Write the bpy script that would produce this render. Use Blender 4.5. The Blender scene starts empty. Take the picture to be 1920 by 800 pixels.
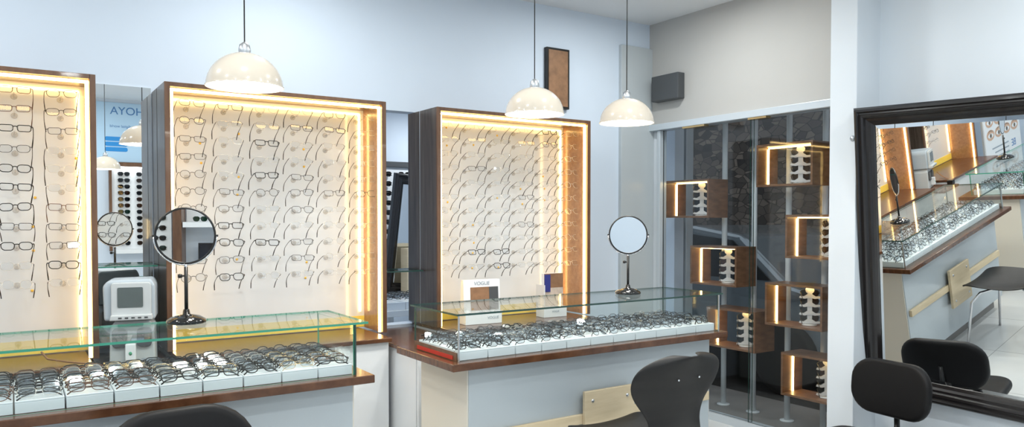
import bpy, math, random
from mathutils import Vector, Matrix
R = math.radians
random.seed(7)
C = bpy.context.scene.collection
S = bpy.context.scene

# ---------------------------------------------------------------- camera, world, lights, exposure
cam_d = bpy.data.cameras.new('camera'); cam = bpy.data.objects.new('camera', cam_d); C.objects.link(cam)
cam.location = (0, 0, 1.36); cam.rotation_euler = (R(90 - 1.5), 0, R(-33.69))
cam_d.sensor_width = 36; cam_d.lens = 1410 / 1920 * 36; cam_d.shift_y = 0.0245; cam_d.clip_start = .02
S.camera = cam
S.view_settings.view_transform = 'Standard'; S.view_settings.look = 'None'
S.view_settings.gamma = 1; S.view_settings.use_curve_mapping = False
S.view_settings.exposure = 0.0
S.cycles.transparent_max_bounces = 24
S.cycles.max_bounces = 10
w = bpy.data.worlds.new('world'); S.world = w; w.use_nodes = True
w.node_tree.nodes['Background'].inputs[0].default_value = (.72, .76, .80, 1)
w.node_tree.nodes['Background'].inputs[1].default_value = .8
CEIL = 2.78
CEIL_W = 12
LED_S = 14.0
PEND_W = 5
def area(name, loc, size, power, col, rot=(0, 0, 0), shape='DISK'):
    l = bpy.data.lights.new(name, 'AREA'); l.shape = shape; l.size = size; l.energy = power; l.color = col
    o = bpy.data.objects.new(name, l); o.location = loc; o.rotation_euler = rot; C.objects.link(o); return o
ceiling_spots = [(x, y) for x in (-1.2, .5, 2.2) for y in (-1.0, .55, 2.05)] + [(3.2, 3.2), (3.3, 1.1), (1.2, 3.3), (-.6, 3.2)]
for (x, y) in ceiling_spots:
    area('ceiling_lamp_light', (x, y, CEIL - .03), .16, CEIL_W, (.96, 1, .99))

# ---------------------------------------------------------------- materials
def mat(name, col, rough=.5, metal=0, emit=None, es=0, coat=0, spec=.5, trans=0, ior=1.45, alpha=1):
    m = bpy.data.materials.new(name); m.use_nodes = True
    b = m.node_tree.nodes['Principled BSDF']; i = b.inputs
    i['Base Color'].default_value = (*col, 1); i['Roughness'].default_value = rough; i['Metallic'].default_value = metal
    i['Specular IOR Level'].default_value = spec; i['Coat Weight'].default_value = coat; i['Coat Roughness'].default_value = .05
    i['Transmission Weight'].default_value = trans; i['IOR'].default_value = ior; i['Alpha'].default_value = alpha
    if emit: i['Emission Color'].default_value = (*emit, 1); i['Emission Strength'].default_value = es
    # procedural micro variation of the roughness
    nt = m.node_tree; n = nt.nodes.new('ShaderNodeTexNoise'); n.inputs['Scale'].default_value = 14
    tc = nt.nodes.new('ShaderNodeTexCoord'); nt.links.new(tc.outputs['Object'], n.inputs['Vector'])
    mr = nt.nodes.new('ShaderNodeMapRange'); mr.inputs[3].default_value = max(0, rough * .9); mr.inputs[4].default_value = min(1, rough * 1.1 + .005)
    nt.links.new(n.outputs['Fac'], mr.inputs[0]); nt.links.new(mr.outputs[0], i['Roughness'])
    return m
def glassy(name, tint, gloss=.08, rough=.02, fres=True):
    m = bpy.data.materials.new(name); m.use_nodes = True; nt = m.node_tree; nt.nodes.clear()
    o = nt.nodes.new('ShaderNodeOutputMaterial'); mx = nt.nodes.new('ShaderNodeMixShader')
    t = nt.nodes.new('ShaderNodeBsdfTransparent'); t.inputs[0].default_value = (*tint, 1)
    g = nt.nodes.new('ShaderNodeBsdfGlossy'); g.inputs['Roughness'].default_value = rough
    if fres:
        f = nt.nodes.new('ShaderNodeLayerWeight'); f.inputs[0].default_value = .5
        p = nt.nodes.new('ShaderNodeMath'); p.operation = 'POWER'; p.inputs[1].default_value = 5
        a = nt.nodes.new('ShaderNodeMath'); a.operation = 'MULTIPLY_ADD'; a.inputs[1].default_value = .6; a.inputs[2].default_value = gloss; a.use_clamp = True
        nt.links.new(f.outputs['Facing'], p.inputs[0]); nt.links.new(p.outputs[0], a.inputs[0]); nt.links.new(a.outputs[0], mx.inputs[0])
    else: mx.inputs[0].default_value = gloss
    nt.links.new(t.outputs[0], mx.inputs[1]); nt.links.new(g.outputs[0], mx.inputs[2]); nt.links.new(mx.outputs[0], o.inputs[0])
    return m
def wood(name, c1, c2, rough=.35, scale=(3, 3, 30), coat=.2):
    m = mat(name, c1, rough, coat=coat); nt = m.node_tree; b = nt.nodes['Principled BSDF']
    tc = nt.nodes.new('ShaderNodeTexCoord'); mp = nt.nodes.new('ShaderNodeMapping'); mp.inputs['Scale'].default_value = scale
    n = nt.nodes.new('ShaderNodeTexNoise'); n.inputs['Scale'].default_value = 2.2; n.inputs['Detail'].default_value = 6; n.inputs['Roughness'].default_value = .65
    cr = nt.nodes.new('ShaderNodeValToRGB'); cr.color_ramp.elements[0].color = (*c1, 1); cr.color_ramp.elements[1].color = (*c2, 1)
    cr.color_ramp.elements[0].position = .35; cr.color_ramp.elements[1].position = .68
    nt.links.new(tc.outputs['Object'], mp.inputs[0]); nt.links.new(mp.outputs[0], n.inputs['Vector'])
    nt.links.new(n.outputs['Fac'], cr.inputs[0]); nt.links.new(cr.outputs[0], b.inputs['Base Color'])
    return m
def wallmat(name, c, rough=.6, var=.04, scale=2):
    m = mat(name, c, rough); nt = m.node_tree; b = nt.nodes['Principled BSDF']
    n = nt.nodes.new('ShaderNodeTexNoise'); n.inputs['Scale'].default_value = scale; n.inputs['Detail'].default_value = 4
    tc = nt.nodes.new('ShaderNodeTexCoord'); nt.links.new(tc.outputs['Object'], n.inputs['Vector'])
    cr = nt.nodes.new('ShaderNodeValToRGB')
    cr.color_ramp.elements[0].color = (*[x * (1 - var) for x in c], 1); cr.color_ramp.elements[1].color = (*[min(1, x * (1 + var)) for x in c], 1)
    nt.links.new(n.outputs['Fac'], cr.inputs[0]); nt.links.new(cr.outputs[0], b.inputs['Base Color']); return m
def stonemat():
    m = mat('dark_stone', (.05, .05, .05), .8); nt = m.node_tree; b = nt.nodes['Principled BSDF']
    tc = nt.nodes.new('ShaderNodeTexCoord'); mp = nt.nodes.new('ShaderNodeMapping'); mp.inputs['Scale'].default_value = (1, 1, 1.8)
    v = nt.nodes.new('ShaderNodeTexVoronoi'); v.inputs['Scale'].default_value = 7
    v2 = nt.nodes.new('ShaderNodeTexVoronoi'); v2.feature = 'DISTANCE_TO_EDGE'; v2.inputs['Scale'].default_value = 7
    nt.links.new(tc.outputs['Object'], mp.inputs[0]); nt.links.new(mp.outputs[0], v.inputs['Vector']); nt.links.new(mp.outputs[0], v2.inputs['Vector'])
    cr = nt.nodes.new('ShaderNodeValToRGB'); cr.color_ramp.elements[0].color = (.03, .028, .028, 1); cr.color_ramp.elements[1].color = (.20, .17, .145, 1)
    sx = nt.nodes.new('ShaderNodeSeparateColor'); nt.links.new(v.outputs['Color'], sx.inputs[0]); nt.links.new(sx.outputs[0], cr.inputs[0])
    mx = nt.nodes.new('ShaderNodeMix'); mx.data_type = 'RGBA'; mr = nt.nodes.new('ShaderNodeMapRange'); mr.inputs[2].default_value = .06
    nt.links.new(v2.outputs['Distance'], mr.inputs[0]); nt.links.new(mr.outputs[0], mx.inputs[0])
    mx.inputs[6].default_value = (.015, .015, .015, 1); nt.links.new(cr.outputs[0], mx.inputs[7]); nt.links.new(mx.outputs[2], b.inputs['Base Color'])
    bp = nt.nodes.new('ShaderNodeBump'); bp.inputs['Strength'].default_value = .6; nt.links.new(v2.outputs['Distance'], bp.inputs['Height']); nt.links.new(bp.outputs[0], b.inputs['Normal'])
    return m
def floormat():
    m = mat('glossy_tile', (.62, .63, .62), .18, coat=.3); nt = m.node_tree; b = nt.nodes['Principled BSDF']
    tc = nt.nodes.new('ShaderNodeTexCoord'); br = nt.nodes.new('ShaderNodeTexBrick'); br.offset = 0
    br.inputs['Scale'].default_value = 1; br.inputs['Brick Width'].default_value = .6; br.inputs['Row Height'].default_value = .6; br.inputs['Mortar Size'].default_value = .003
    br.inputs['Color1'].default_value = (.66, .67, .66, 1); br.inputs['Color2'].default_value = (.62, .63, .63, 1); br.inputs['Mortar'].default_value = (.4, .4, .4, 1)
    nt.links.new(tc.outputs['Object'], br.inputs['Vector']); nt.links.new(br.outputs['Color'], b.inputs['Base Color']); return m
M = dict(
    wall=wallmat('white_wall', (.66, .74, .84)), wallr=wallmat('white_side_wall', (.72, .77, .82)), ceil=wallmat('ceiling_paint', (.8, .82, .84)),
    greyp=wallmat('pale_grey_panel', (.5, .54, .56), .25), beam=wallmat('grey_beam', (.5, .49, .47), .6),
    white=mat('white_laminate', (.76, .78, .8), .3), cream=mat('cream_laminate', (.72, .68, .6), .4), lamin=mat('pale_grey_laminate', (.48, .53, .56), .25, coat=.2),
    tray=mat('white_tray', (.82, .86, .9), .3), kick=mat('grey_kick', (.22, .21, .2), .5),
    woodtop=wood('dark_counter_wood', (.07, .026, .012), (.15, .065, .03), .25, (4, 30, 4)),
    woodside=wood('dark_cabinet_wood', (.045, .03, .022), (.12, .09, .07), .3, (22, 22, 1.2)),
    woodtrim=wood('brown_trim_wood', (.10, .045, .022), (.17, .085, .045), .35, (12, 12, 2)),
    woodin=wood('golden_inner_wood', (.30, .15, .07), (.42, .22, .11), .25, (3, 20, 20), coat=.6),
    boxwood=wood('window_box_wood', (.14, .07, .035), (.26, .13, .07), .4, (6, 6, 18)),
    ply=wood('pale_plywood', (.62, .50, .32), (.70, .58, .40), .5, (2, 2, 20), coat=0),
    back=mat('acrylic_back', (.70, .72, .73), .12, coat=.5), yellow=mat('painted_yellow_glow', (.9, .68, .12), .4),
    led=mat('warm_led', (1, .9, .7), .5, emit=(1, .66, .23), es=LED_S), led2=mat('warm_led_soft', (1, .9, .7), .5, emit=(1, .64, .22), es=LED_S * .55),
    lamp=mat('lamp_emit', (1, 1, 1), .5, emit=(.9, .96, 1), es=12), bulb=mat('bulb_emit', (1, 1, 1), .5, emit=(1, .97, .92), es=9),
    shade=mat('cream_enamel', (.68, .60, .50), .18, coat=.6), shadein=mat('white_enamel', (.9, .9, .88), .4),
    black=mat('black_plastic', (.012, .012, .012), .3), blackg=mat('black_gloss', (.008, .008, .008), .08, coat=.5), blackf=mat('black_frame_wood', (.014, .012, .012), .22, coat=.3),
    shell=wood('black_shell_ply', (.005, .0045, .0045), (.011, .0095, .009), .5, (3, 3, 14), coat=0), leather=mat('black_vinyl', (.006, .0055, .006), .5, spec=.3),
    chrome=mat('chrome', (.8, .8, .82), .12, 1), steel=mat('brushed_steel', (.6, .62, .64), .35, 1), alu=mat('pale_aluminium', (.62, .68, .73), .3, .25),
    pole=mat('white_pole', (.66, .70, .72), .4), mirror=mat('mirror_glass', (.86, .88, .88), .0, 1), holder=mat('white_acrylic', (.75, .76, .76), .25),
    glass=glassy('case_glass', (.965, .985, .98), .02), glassedge=mat('green_glass_edge', (.05, .30, .20), .15, coat=.5), glassdark=mat('dark_glass_edge', (.03, .07, .06), .15),
    store=glassy('storefront_glass', (.93, .95, .96), .03), lens=glassy('clear_lens', (.97, .98, .99), .025), lensb=glassy('coated_lens', (.95, .97, .99), .09, .05),
    sun=glassy('dark_lens', (.05, .055, .06), .06), sung=glassy('green_lens', (.05, .22, .14), .06), sunb=glassy('brown_lens', (.25, .14, .06), .06),
    rimk=mat('rim_black', (.01, .01, .01), .25), rimt=mat('rim_thin_dark', (.035, .03, .03), .25, .3), rimc=mat('rim_clear', (.66, .62, .55), .2, .2, alpha=.55), rimb=mat('rim_brown', (.10, .035, .012), .25), rimg=mat('rim_gold', (.6, .42, .2), .25, .8),
    hook=mat('clear_hook', (.62, .60, .56), .25, alpha=.22), sticker=mat('amber_sticker', (.9, .55, .08), .5), red=mat('red_edge', (.45, .03, .02), .5),
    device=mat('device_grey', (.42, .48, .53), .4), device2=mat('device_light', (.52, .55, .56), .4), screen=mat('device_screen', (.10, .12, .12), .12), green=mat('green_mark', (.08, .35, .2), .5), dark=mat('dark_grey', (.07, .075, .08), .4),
    poster=mat('poster_blue', (.50, .70, .88), .45), bar=mat('poster_bar', (.03, .28, .68), .5), ink=mat('poster_ink', (.08, .22, .48), .5), inkg=mat('grey_ink', (.35, .4, .45), .5), paper=mat('poster_white', (.82, .84, .86), .45),
    skin=mat('print_skin', (.62, .40, .28), .5), iris=mat('print_iris', (.12, .10, .08), .5), photo=wallmat('print_warm', (.28, .15, .08), .4, .6, 20), photo2=wallmat('print_pale', (.6, .5, .42), .4, .5, 25), navy=mat('print_navy', (.03, .04, .22), .5),
    stone=stonemat(), floor=floormat(), road=wallmat('asphalt', (.03, .029, .028), .8, .3, 30), car=mat('car_paint', (.35, .42, .47), .2, .5, coat=.8), carglass=mat('car_glass', (.03, .035, .04), .05), rubber=mat('rubber', (.012, .012, .012), .7),
    tv=mat('tv_screen', (.01, .012, .02), .08), cable=mat('tan_cable', (.25, .13, .06), .5),
)

# ---------------------------------------------------------------- mesh helpers
class MB:
    def __init__(s): s.v = []; s.f = []; s.m = []; s.sm = []
    def add(s, vs, fs, mi=0, smooth=False, mx=None):
        o = len(s.v); s.v += [tuple(mx @ Vector(p)) if mx else tuple(p) for p in vs]
        for f in fs: s.f.append([o + i for i in f]); s.m.append(mi); s.sm.append(smooth)
        return s
    def box(s, x0, x1, y0, y1, z0, z1, mi=0, mx=None):
        vs = [(x0, y0, z0), (x1, y0, z0), (x1, y1, z0), (x0, y1, z0), (x0, y0, z1), (x1, y0, z1), (x1, y1, z1), (x0, y1, z1)]
        return s.add(vs, [(0, 3, 2, 1), (4, 5, 6, 7), (0, 1, 5, 4), (1, 2, 6, 5), (2, 3, 7, 6), (3, 0, 4, 7)], mi, False, mx)
    def pane(s, x0, x1, y0, y1, z0, z1, thin, mx=None):    # thin in 'x','y','z': big faces mat 0, edges mat 1
        o = len(s.f); s.box(x0, x1, y0, y1, z0, z1, 1, mx)
        big = {'z': (0, 1), 'y': (2, 4), 'x': (3, 5)}[thin]
        for k in big: s.m[o + k] = 0
        return s
    def tube(s, pts, r, seg=8, closed=False, mi=0, mx=None):
        pts = [Vector(p) for p in pts]; n = len(pts); rs = r if isinstance(r, (list, tuple)) else [r] * n
        vs = []; prev = None
        for i, p in enumerate(pts):
            a = pts[(i - 1) % n] if (closed or i > 0) else p; b = pts[(i + 1) % n] if (closed or i < n - 1) else p
            t = (b - a).normalized()
            if prev is None:
                up = Vector((0, 0, 1)) if abs(t.z) < .9 else Vector((0, 1, 0)); u = t.cross(up).normalized()
            else: u = (prev - t * prev.dot(t)).normalized()
            prev = u; q = t.cross(u)
            for k in range(seg):
                an = 2 * math.pi * k / seg; vs.append(p + (u * math.cos(an) + q * math.sin(an)) * rs[i])
        fs = []
        for i in range(n if closed else n - 1):
            j = (i + 1) % n
            for k in range(seg): k2 = (k + 1) % seg; fs.append((i * seg + k, i * seg + k2, j * seg + k2, j * seg + k))
        s.add(vs, fs, mi, True, mx)
        if not closed:
            o = len(s.v) - len(vs)
            s.f += [[o + k for k in range(seg)][::-1], [o + (n - 1) * seg + k for k in range(seg)]]; s.m += [mi, mi]; s.sm += [False, False]
        return s
    def lathe(s, prof, c=(0, 0, 0), seg=32, mi=0, mx=None):
        vs = []; n = len(prof)
        for (r, z) in prof:
            for k in range(seg): an = 2 * math.pi * k / seg; vs.append((c[0] + r * math.cos(an), c[1] + r * math.sin(an), c[2] + z))
        fs = [(i * seg + k, i * seg + (k + 1) % seg, (i + 1) * seg + (k + 1) % seg, (i + 1) * seg + k) for i in range(n - 1) for k in range(seg)]
        return s.add(vs, fs, mi, True, mx)
    def prism(s, pts, y0, y1, mi=0, mx=None, axis='y', smooth=False):   # pts (a,b) polygon; extruded along axis
        def P(a, b, y): return {'y': (a, y, b), 'x': (y, a, b), 'z': (a, b, y)}[axis]
        n = len(pts); vs = [P(a, b, y0) for a, b in pts] + [P(a, b, y1) for a, b in pts]
        s.add(vs, [tuple(range(n))[::-1] if False else tuple(range(n)), tuple(range(2 * n - 1, n - 1, -1))], mi, False, mx)
        o = len(s.v) - 2 * n
        for i in range(n):
            j = (i + 1) % n; s.f.append([o + i, o + n + i, o + n + j, o + j]); s.m.append(mi); s.sm.append(smooth)
        return s
    def mesh(s, name, mats):
        me = bpy.data.meshes.new(name); me.from_pydata(s.v, [], s.f); me.update()
        for k in (mats if isinstance(mats, (list, tuple)) else [mats]): me.materials.append(M[k] if isinstance(k, str) else k)
        me.polygons.foreach_set('material_index', s.m); me.polygons.foreach_set('use_smooth', s.sm)
        import bmesh
        bm = bmesh.new(); bm.from_mesh(me); bmesh.ops.recalc_face_normals(bm, faces=bm.faces); bm.to_mesh(me); bm.free()
        return me
    def obj(s, name, mats, parent=None, bevel=0, seg=2):
        o = bpy.data.objects.new(name, s.mesh(name, mats)); C.objects.link(o)
        if parent: o.parent = parent
        if bevel:
            b = o.modifiers.new('bevel', 'BEVEL'); b.width = bevel; b.segments = seg; b.limit_method = 'ANGLE'
        return o
def rrect(w, h, r, n=5, cx=0, cz=0):
    out = []
    for (sx, sz, a0) in ((1, 1, 0), (-1, 1, 90), (-1, -1, 180), (1, -1, 270)):
        for k in range(n + 1):
            a = R(a0 + 90 * k / n); out.append((cx + sx * (w / 2 - r) + r * math.cos(a), cz + sz * (h / 2 - r) + r * math.sin(a)))
    return out
def tag(o, label, cat, group=None, kind=None):
    if label: o['label'] = label
    if cat: o['category'] = cat
    if group: o['group'] = group
    if kind: o['kind'] = kind
    return o
def thing(name, label, cat, loc=(0, 0, 0), rz=0, group=None):
    o = bpy.data.objects.new(name, None); o.empty_display_size = .05; C.objects.link(o)
    o.location = loc; o.rotation_euler = (0, 0, rz); return tag(o, label, cat, group)
def struct(o): o['kind'] = 'structure'; return o
def copy_tree(o, parent=None):
    c = o.copy(); C.objects.link(c)
    if parent: c.parent = parent
    for ch in list(o.children): copy_tree(ch, c)
    return c
def text(name, s, size, m, parent, loc, rot=(R(90), 0, 0), depth=.0006, align='CENTER'):
    cu = bpy.data.curves.new(name, 'FONT'); cu.body = s; cu.size = size; cu.extrude = depth; cu.align_x = align; cu.align_y = 'CENTER'
    t = bpy.data.objects.new('tmp', cu); me = bpy.data.meshes.new_from_object(t); bpy.data.objects.remove(t)
    me.materials.clear(); me.materials.append(M[m]); o = bpy.data.objects.new(name, me); C.objects.link(o)
    o.parent = parent; o.location = loc; o.rotation_euler = rot; return o
ORD = ['first', 'second', 'third', 'fourth', 'fifth', 'sixth', 'seventh', 'eighth', 'ninth', 'tenth', 'eleventh', 'twelfth', 'thirteenth', 'fourteenth', 'fifteenth']

# ---------------------------------------------------------------- setting
YB = 4.07; XR = 3.95; YF = -1.95; XL = -2.6
struct(MB().box(XL, XR + .2, YF, YB, -.05, 0).obj('floor', 'floor'))
struct(MB().box(XL - .1, XR + .2, YF - .1, YB + .1, CEIL, CEIL + .05).obj('ceiling', 'ceil'))
GX0, GX1 = 1.63, 2.02
struct(MB().box(XL - .1, GX0, YB, YB + .1, 0, CEIL).box(GX1, XR + .1, YB, YB + .1, 0, CEIL).box(GX0, GX1, YB, YB + .1, 1.995, CEIL).box(GX0, GX1, YB, YB + .1, 0, .735).obj('wall_back', 'wall'))
# small back room seen through the narrow gap
struct(MB().box(1.0, 4.3, YB + .1, 6.6, -.05, 0).obj('floor_back_room', 'floor'))
struct(MB().box(.9, 4.4, YB + .1, 6.7, 2.42, 2.47).box(.9, 4.4, 5.2, 5.5, 2.2, 2.42).obj('ceiling_back_room', 'ceil'))
struct(MB().box(1.0, 4.3, 6.6, 6.7, 0, 2.42).box(.9, 1.0, YB + .1, 6.7, 0, 2.42).box(4.3, 4.4, YB + .1, 6.7, 0, 2.42).obj('wall_back_room', 'wall'))
struct(MB().box(XL - .1, XR + .2, YF - .1, YF, 0, CEIL).obj('wall_front', 'wall'))
struct(MB().box(XL - .1, XL, YF, YB, 0, CEIL).obj('wall_left', 'wall'))
SY0, SY1, SZ = 2.54, 3.95, 2.0                       # storefront opening
struct(MB().box(XR + .11, XR + .2, YF, SY0 - .1, 0, CEIL).box(XR, XR + .05, SY1 + .03, YB, 0, CEIL).obj('wall_right', 'wallr'))
struct(MB().box(XR - .02, XR + .1, SY0, YB, SZ + .045, CEIL).obj('wall_right_header', 'beam'))
struct(MB().box(3.84, 4.16, 2.38, 2.54, 0, CEIL).obj('trim_1', 'wallr', bevel=.004))
struct(MB().box(3.63, XR, YB - .03, YB, 0, 2.6).obj('trim_2', 'greyp', bevel=.003))
struct(MB().box(XR - .05, XR + .06, SY0, YB - .02, SZ, SZ + .045).obj('trim_3', 'alu', bevel=.003))
struct(MB().box(XR - .03, XR + .04, SY1, SY1 + .03, 0, SZ).obj('trim_4', 'alu', bevel=.004))
struct(MB().box(4.46, 4.54, 4.20, 4.26, -.12, 2.6).box(4.47, 4.52, 4.28, 4.34, -.12, 2.6).box(4.45, 4.55, 4.37, 4.45, -.12, 2.6).box(4.47, 4.52, 4.47, 4.62, -.12, 2.6).obj('trim_7', 'alu', bevel=.004))
struct(MB().box(XR - .02, XR + .04, SY0, SY1, 0, .05).obj('trim_5', 'alu'))
for i, (a, b, dx) in enumerate(((SY0, 3.165, -.012), (3.15, SY1, .004))):
    win = struct(MB().pane(XR + dx, XR + dx + .008, a, b, .05, SZ, 'x').obj('window_%d' % (i + 1), ['store', 'glassdark']))
struct(MB().box(XR - .045, XR - .0, 3.52, 3.72, SZ - .012, SZ + .012).box(XR - .045, XR, 3.02, 3.16, SZ - .012, SZ + .012).obj('trim_6', 'rimg'))
for nm, b in (('baseboard_back', (XL, XR, YB - .012, YB, 0, .09)), ('baseboard_right', (XR + .098, XR + .11, YF, 2.38, 0, .09)), ('baseboard_left', (XL, XL + .012, YF, YB, 0, .09)), ('baseboard_front', (XL, XR, YF, YF + .012, 0, .09))):
    struct(MB().box(*b).obj(nm, 'kick'))
# street beyond the window
struct(MB().box(XR + .1, 14, -6, 14, -.25, -.12).obj('ground_street', 'road'))
struct(MB().box(XR + .1, 4.7, 2.3, 4.6, -.12, .02).obj('ground_sill', 'kick'))
struct(MB().box(7.9, 8.2, -6, 14, -.2, 6).obj('wall_outside', 'stone'))
# ceiling lamps
CL = [p + q for p in ('on the left of the room ', 'in the middle of the room ', 'on the right of the room ') for q in ('near the back wall display', 'above the camera', 'before the counters')]
CL += ['in the corner by the shop window', 'before the leaning framed mirror', 'above the narrow gap between middle and right cabinets', 'above the left display cabinet']
for k, (x, y) in enumerate(ceiling_spots):
    t = thing('ceiling_light', 'round white recessed ceiling light ' + CL[k], 'light', (x, y, CEIL), 0, 'recessed ceiling lights')
    MB().lathe([(.085, -.004), (.105, -.012), (.11, -.002), (.11, 0)]).obj('rim', 'white', t)
    MB().lathe([(.0001, -.006), (.085, -.006)]).obj('diffuser', 'lamp', t)

# ---------------------------------------------------------------- eyeglasses
def rimpts(kind, sgn, s=1):
    w, h, r = {'rect': (.052, .033, .010), 'soft': (.051, .038, .016), 'round': (.046, .042, .0205), 'avi': (.056, .046, .02)}[kind]
    out = []
    for (x, z) in rrect(w, h, r, 5):
        if kind in ('rect', 'soft'): x *= 1 + .12 * (z / h)
        if kind == 'avi': x *= 1 + .18 * (z / h)
        X = sgn * (.0345 + x); out.append((X, .03 * (X * X) / .005 * .02, z))
    return out
def make_glasses(kind, rimm, rr, lens, templem, folded, tr=.0012):
    root = bpy.data.objects.new('eyeglasses', None); root.empty_display_size = .03; C.objects.link(root)
    b = MB(); hz = .008
    for s in (-1, 1): b.tube(rimpts(kind, s), rr, 6, True)
    b.tube([(-.0105, 0, .006), (-.004, -.001, .0095), (.004, -.001, .0095), (.0105, 0, .006)], rr * 1.1, 6)
    for s in (-1, 1): b.tube([(s * .058, .0008, hz + .002), (s * .066, .002, hz + .002), (s * .068, .006, hz)], rr * 1.15, 6)
    b.obj('frame_front', rimm, root)
    for s in (-1, 1):
        p = rimpts(kind, s); n = len(p); l = MB()
        vs = [(x, y - .0004, z) for x, y, z in p] + [(x, y + .0006, z) for x, y, z in p]
        l.add(vs, [tuple(range(n)), tuple(range(2 * n - 1, n - 1, -1))], 0, False)
        l.obj('lens', lens, root)
    for s in (-1, 1):
        t = MB()
        if folded:
            y = .010 + (.005 if s > 0 else 0)
            pts = [(s * .068, .006, hz), (s * .064, y, hz), (s * .02, y, hz - .001), (-s * .025, y, hz - .003), (-s * .045, y, hz - .010), (-s * .062, y, hz - .024)]
        else:
            pts = [(s * .068, .006, hz), (s * .069, .03, hz), (s * .069, .07, hz - .001), (s * .068, .095, hz - .004), (s * .066, .115, hz - .014), (s * .063, .135, hz - .032)]
        t.tube(pts, [tr, tr, tr, tr * 1.1, tr * 1.5, tr * 1.4], 6).obj('temple', templem, root)
    return root
LOOK = {'K': ('thick black-rimmed', 'rimk', .0021, 'rimk', .0018), 'T': ('thin dark-rimmed', 'rimt', .0013, 'rimt', .0014), 'C': ('clear-rimmed dark-armed', 'rimc', .0010, 'rimt', .0016),
        'B': ('brown-rimmed', 'rimb', .0014, 'rimb', .0014), 'G': ('gold wire-rimmed', 'rimg', .0009, 'rimg', .0009)}
TEMPL = {}
def glasses(look, kind, folded, lens):
    key = (look, kind, folded, lens)
    if key not in TEMPL:
        L = LOOK[look]; TEMPL[key] = [make_glasses(kind, L[1], L[2], lens, L[3], folded, L[4]), False]
    e = TEMPL[key]
    if not e[1]: e[1] = True; return e[0]
    return copy_tree(e[0])

# ---------------------------------------------------------------- lit display cabinets
LZ = .755; CT = 1.98; YC = 3.70; YP = 3.955
hook_me = MB().tube([(0, 0, 0), (0, -.07, 0), (0, -.085, .006)], .0035, 6).lathe([(.0001, 0), (.013, 0), (.013, .006), (.0001, .006)], seg=14, mx=Matrix.Rotation(R(90), 4, 'X')).mesh('hook', 'hook')
stick_me = MB().lathe([(.0001, 0), (.006, 0), (.006, .001), (.0001, .001)], seg=10, mx=Matrix.Rotation(R(90), 4, 'X')).mesh('sticker', 'sticker')
def cabinet(x0, x1, label, where, colx, colnames, rows):
    t = thing('display_cabinet', label, 'display cabinet', ((x0 + x1) / 2, YC, LZ), 0, None)
    ox, oy, oz = t.location; H = CT - LZ; W = (x1 - x0) / 2; D = YB - YC - .005
    for s, nm in ((-1, 'left'), (1, 'right')):
        a = MB(); xo, xi = s * W, s * (W - .02)
        lo, hi = min(xo, xi), max(xo, xi)
        a.box(lo, hi, .014, .21, 0, H).box(lo, hi, .222, D, 0, H)
        sp = a.obj('side_panel', 'woodside', t, .001)
        MB().box(lo + .003, hi - .003, .21, .222, 0, H - .002).obj('seam_strip', 'alu', sp)
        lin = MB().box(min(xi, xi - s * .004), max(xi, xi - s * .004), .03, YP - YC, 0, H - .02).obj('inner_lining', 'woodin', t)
        MB().box(lo - (.004 if s > 0 else 0), hi + (.004 if s < 0 else 0), 0, .0138, 0, H).obj('front_trim', 'woodtrim', t, .0015)
    MB().box(-W + .02, W - .02, 0, D, H - .02, H).obj('top_panel', 'woodtrim', t, .001)
    MB().box(-W + .02, W - .02, YP - YC, YP - YC + .012, 0, H - .02).obj('back_panel', 'back', t)
    MB().box(-W + .026, W - .026, YP - YC - .006, YP - YC - .001, .004, .065).obj('painted_glow_strip', 'yellow', t)  # yellow colour stands in for the warm glow along the cabinet bottom
    for s in (-1, 1):
        x = s * (W - .032); MB().box(x - .0065, x + .0065, .018, .028, .002, H - .03).obj('led_strip', 'led', t)
        x = s * (W - .05); MB().box(x - .004, x + .004, YP - YC - .009, YP - YC - .002, .09, H - .04).obj('led_strip', 'led2', t)
    MB().box(-W + .026, W - .026, .018, .028, H - .037, H - .025).obj('led_strip', 'led', t)
    MB().box(-W + .05, W - .05, YP - YC - .009, YP - YC - .002, H - .046, H - .038).obj('led_strip', 'led2', t)
    for ci, cx in enumerate(colx):
        for r in range(11):
            z = 1.905 - .0825 * r
            h = bpy.data.objects.new('hook', hook_me); C.objects.link(h); h.parent = t; h.location = (cx - ox, YP - .001 - oy, z - .012 - oz)
            k = rows[r][ci] if ci < len(rows[r]) else 'C'
            if random.random() < .22:
                st = bpy.data.objects.new('price_sticker', stick_me); C.objects.link(st); st.parent = t; st.location = (cx + random.uniform(.055, .075) - ox, YP - .002 - oy, z - random.uniform(.0, .04) - oz)
            kind = random.choice(['rect', 'soft', 'soft', 'rect', 'round']) if k in 'TCG' else random.choice(['rect', 'soft'])
            g = glasses(k, kind, False, 'lens')
            g.location = (cx + random.uniform(-.003, .003), YP - .085 - .062, z + random.uniform(-.003, .003)); g.rotation_euler = (R(-24 + random.uniform(-3, 3)), R(random.uniform(-3, 3)), R(random.uniform(-4, 4)))
            g.scale = (.93,) * 3
            tag(g, '%s glasses, %s row down, %s, %s' % (LOOK[k][0], ORD[r], colnames[ci], where.replace(' display', '')), 'eyeglasses', 'eyeglasses hanging in the %s' % where)
    return t
cabinet(-.78, .313, 'brown display cabinet glowing warm at the left edge', 'left display cabinet', [.193, .02, -.155], ['rightmost column', 'second column from the right', 'third column from the right'],
        ['TBT', 'TBT', 'TKT', 'CTT', 'CKT', 'CKT', 'BKT', 'TTT', 'TKT', 'KCT', 'CCC'])
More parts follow.
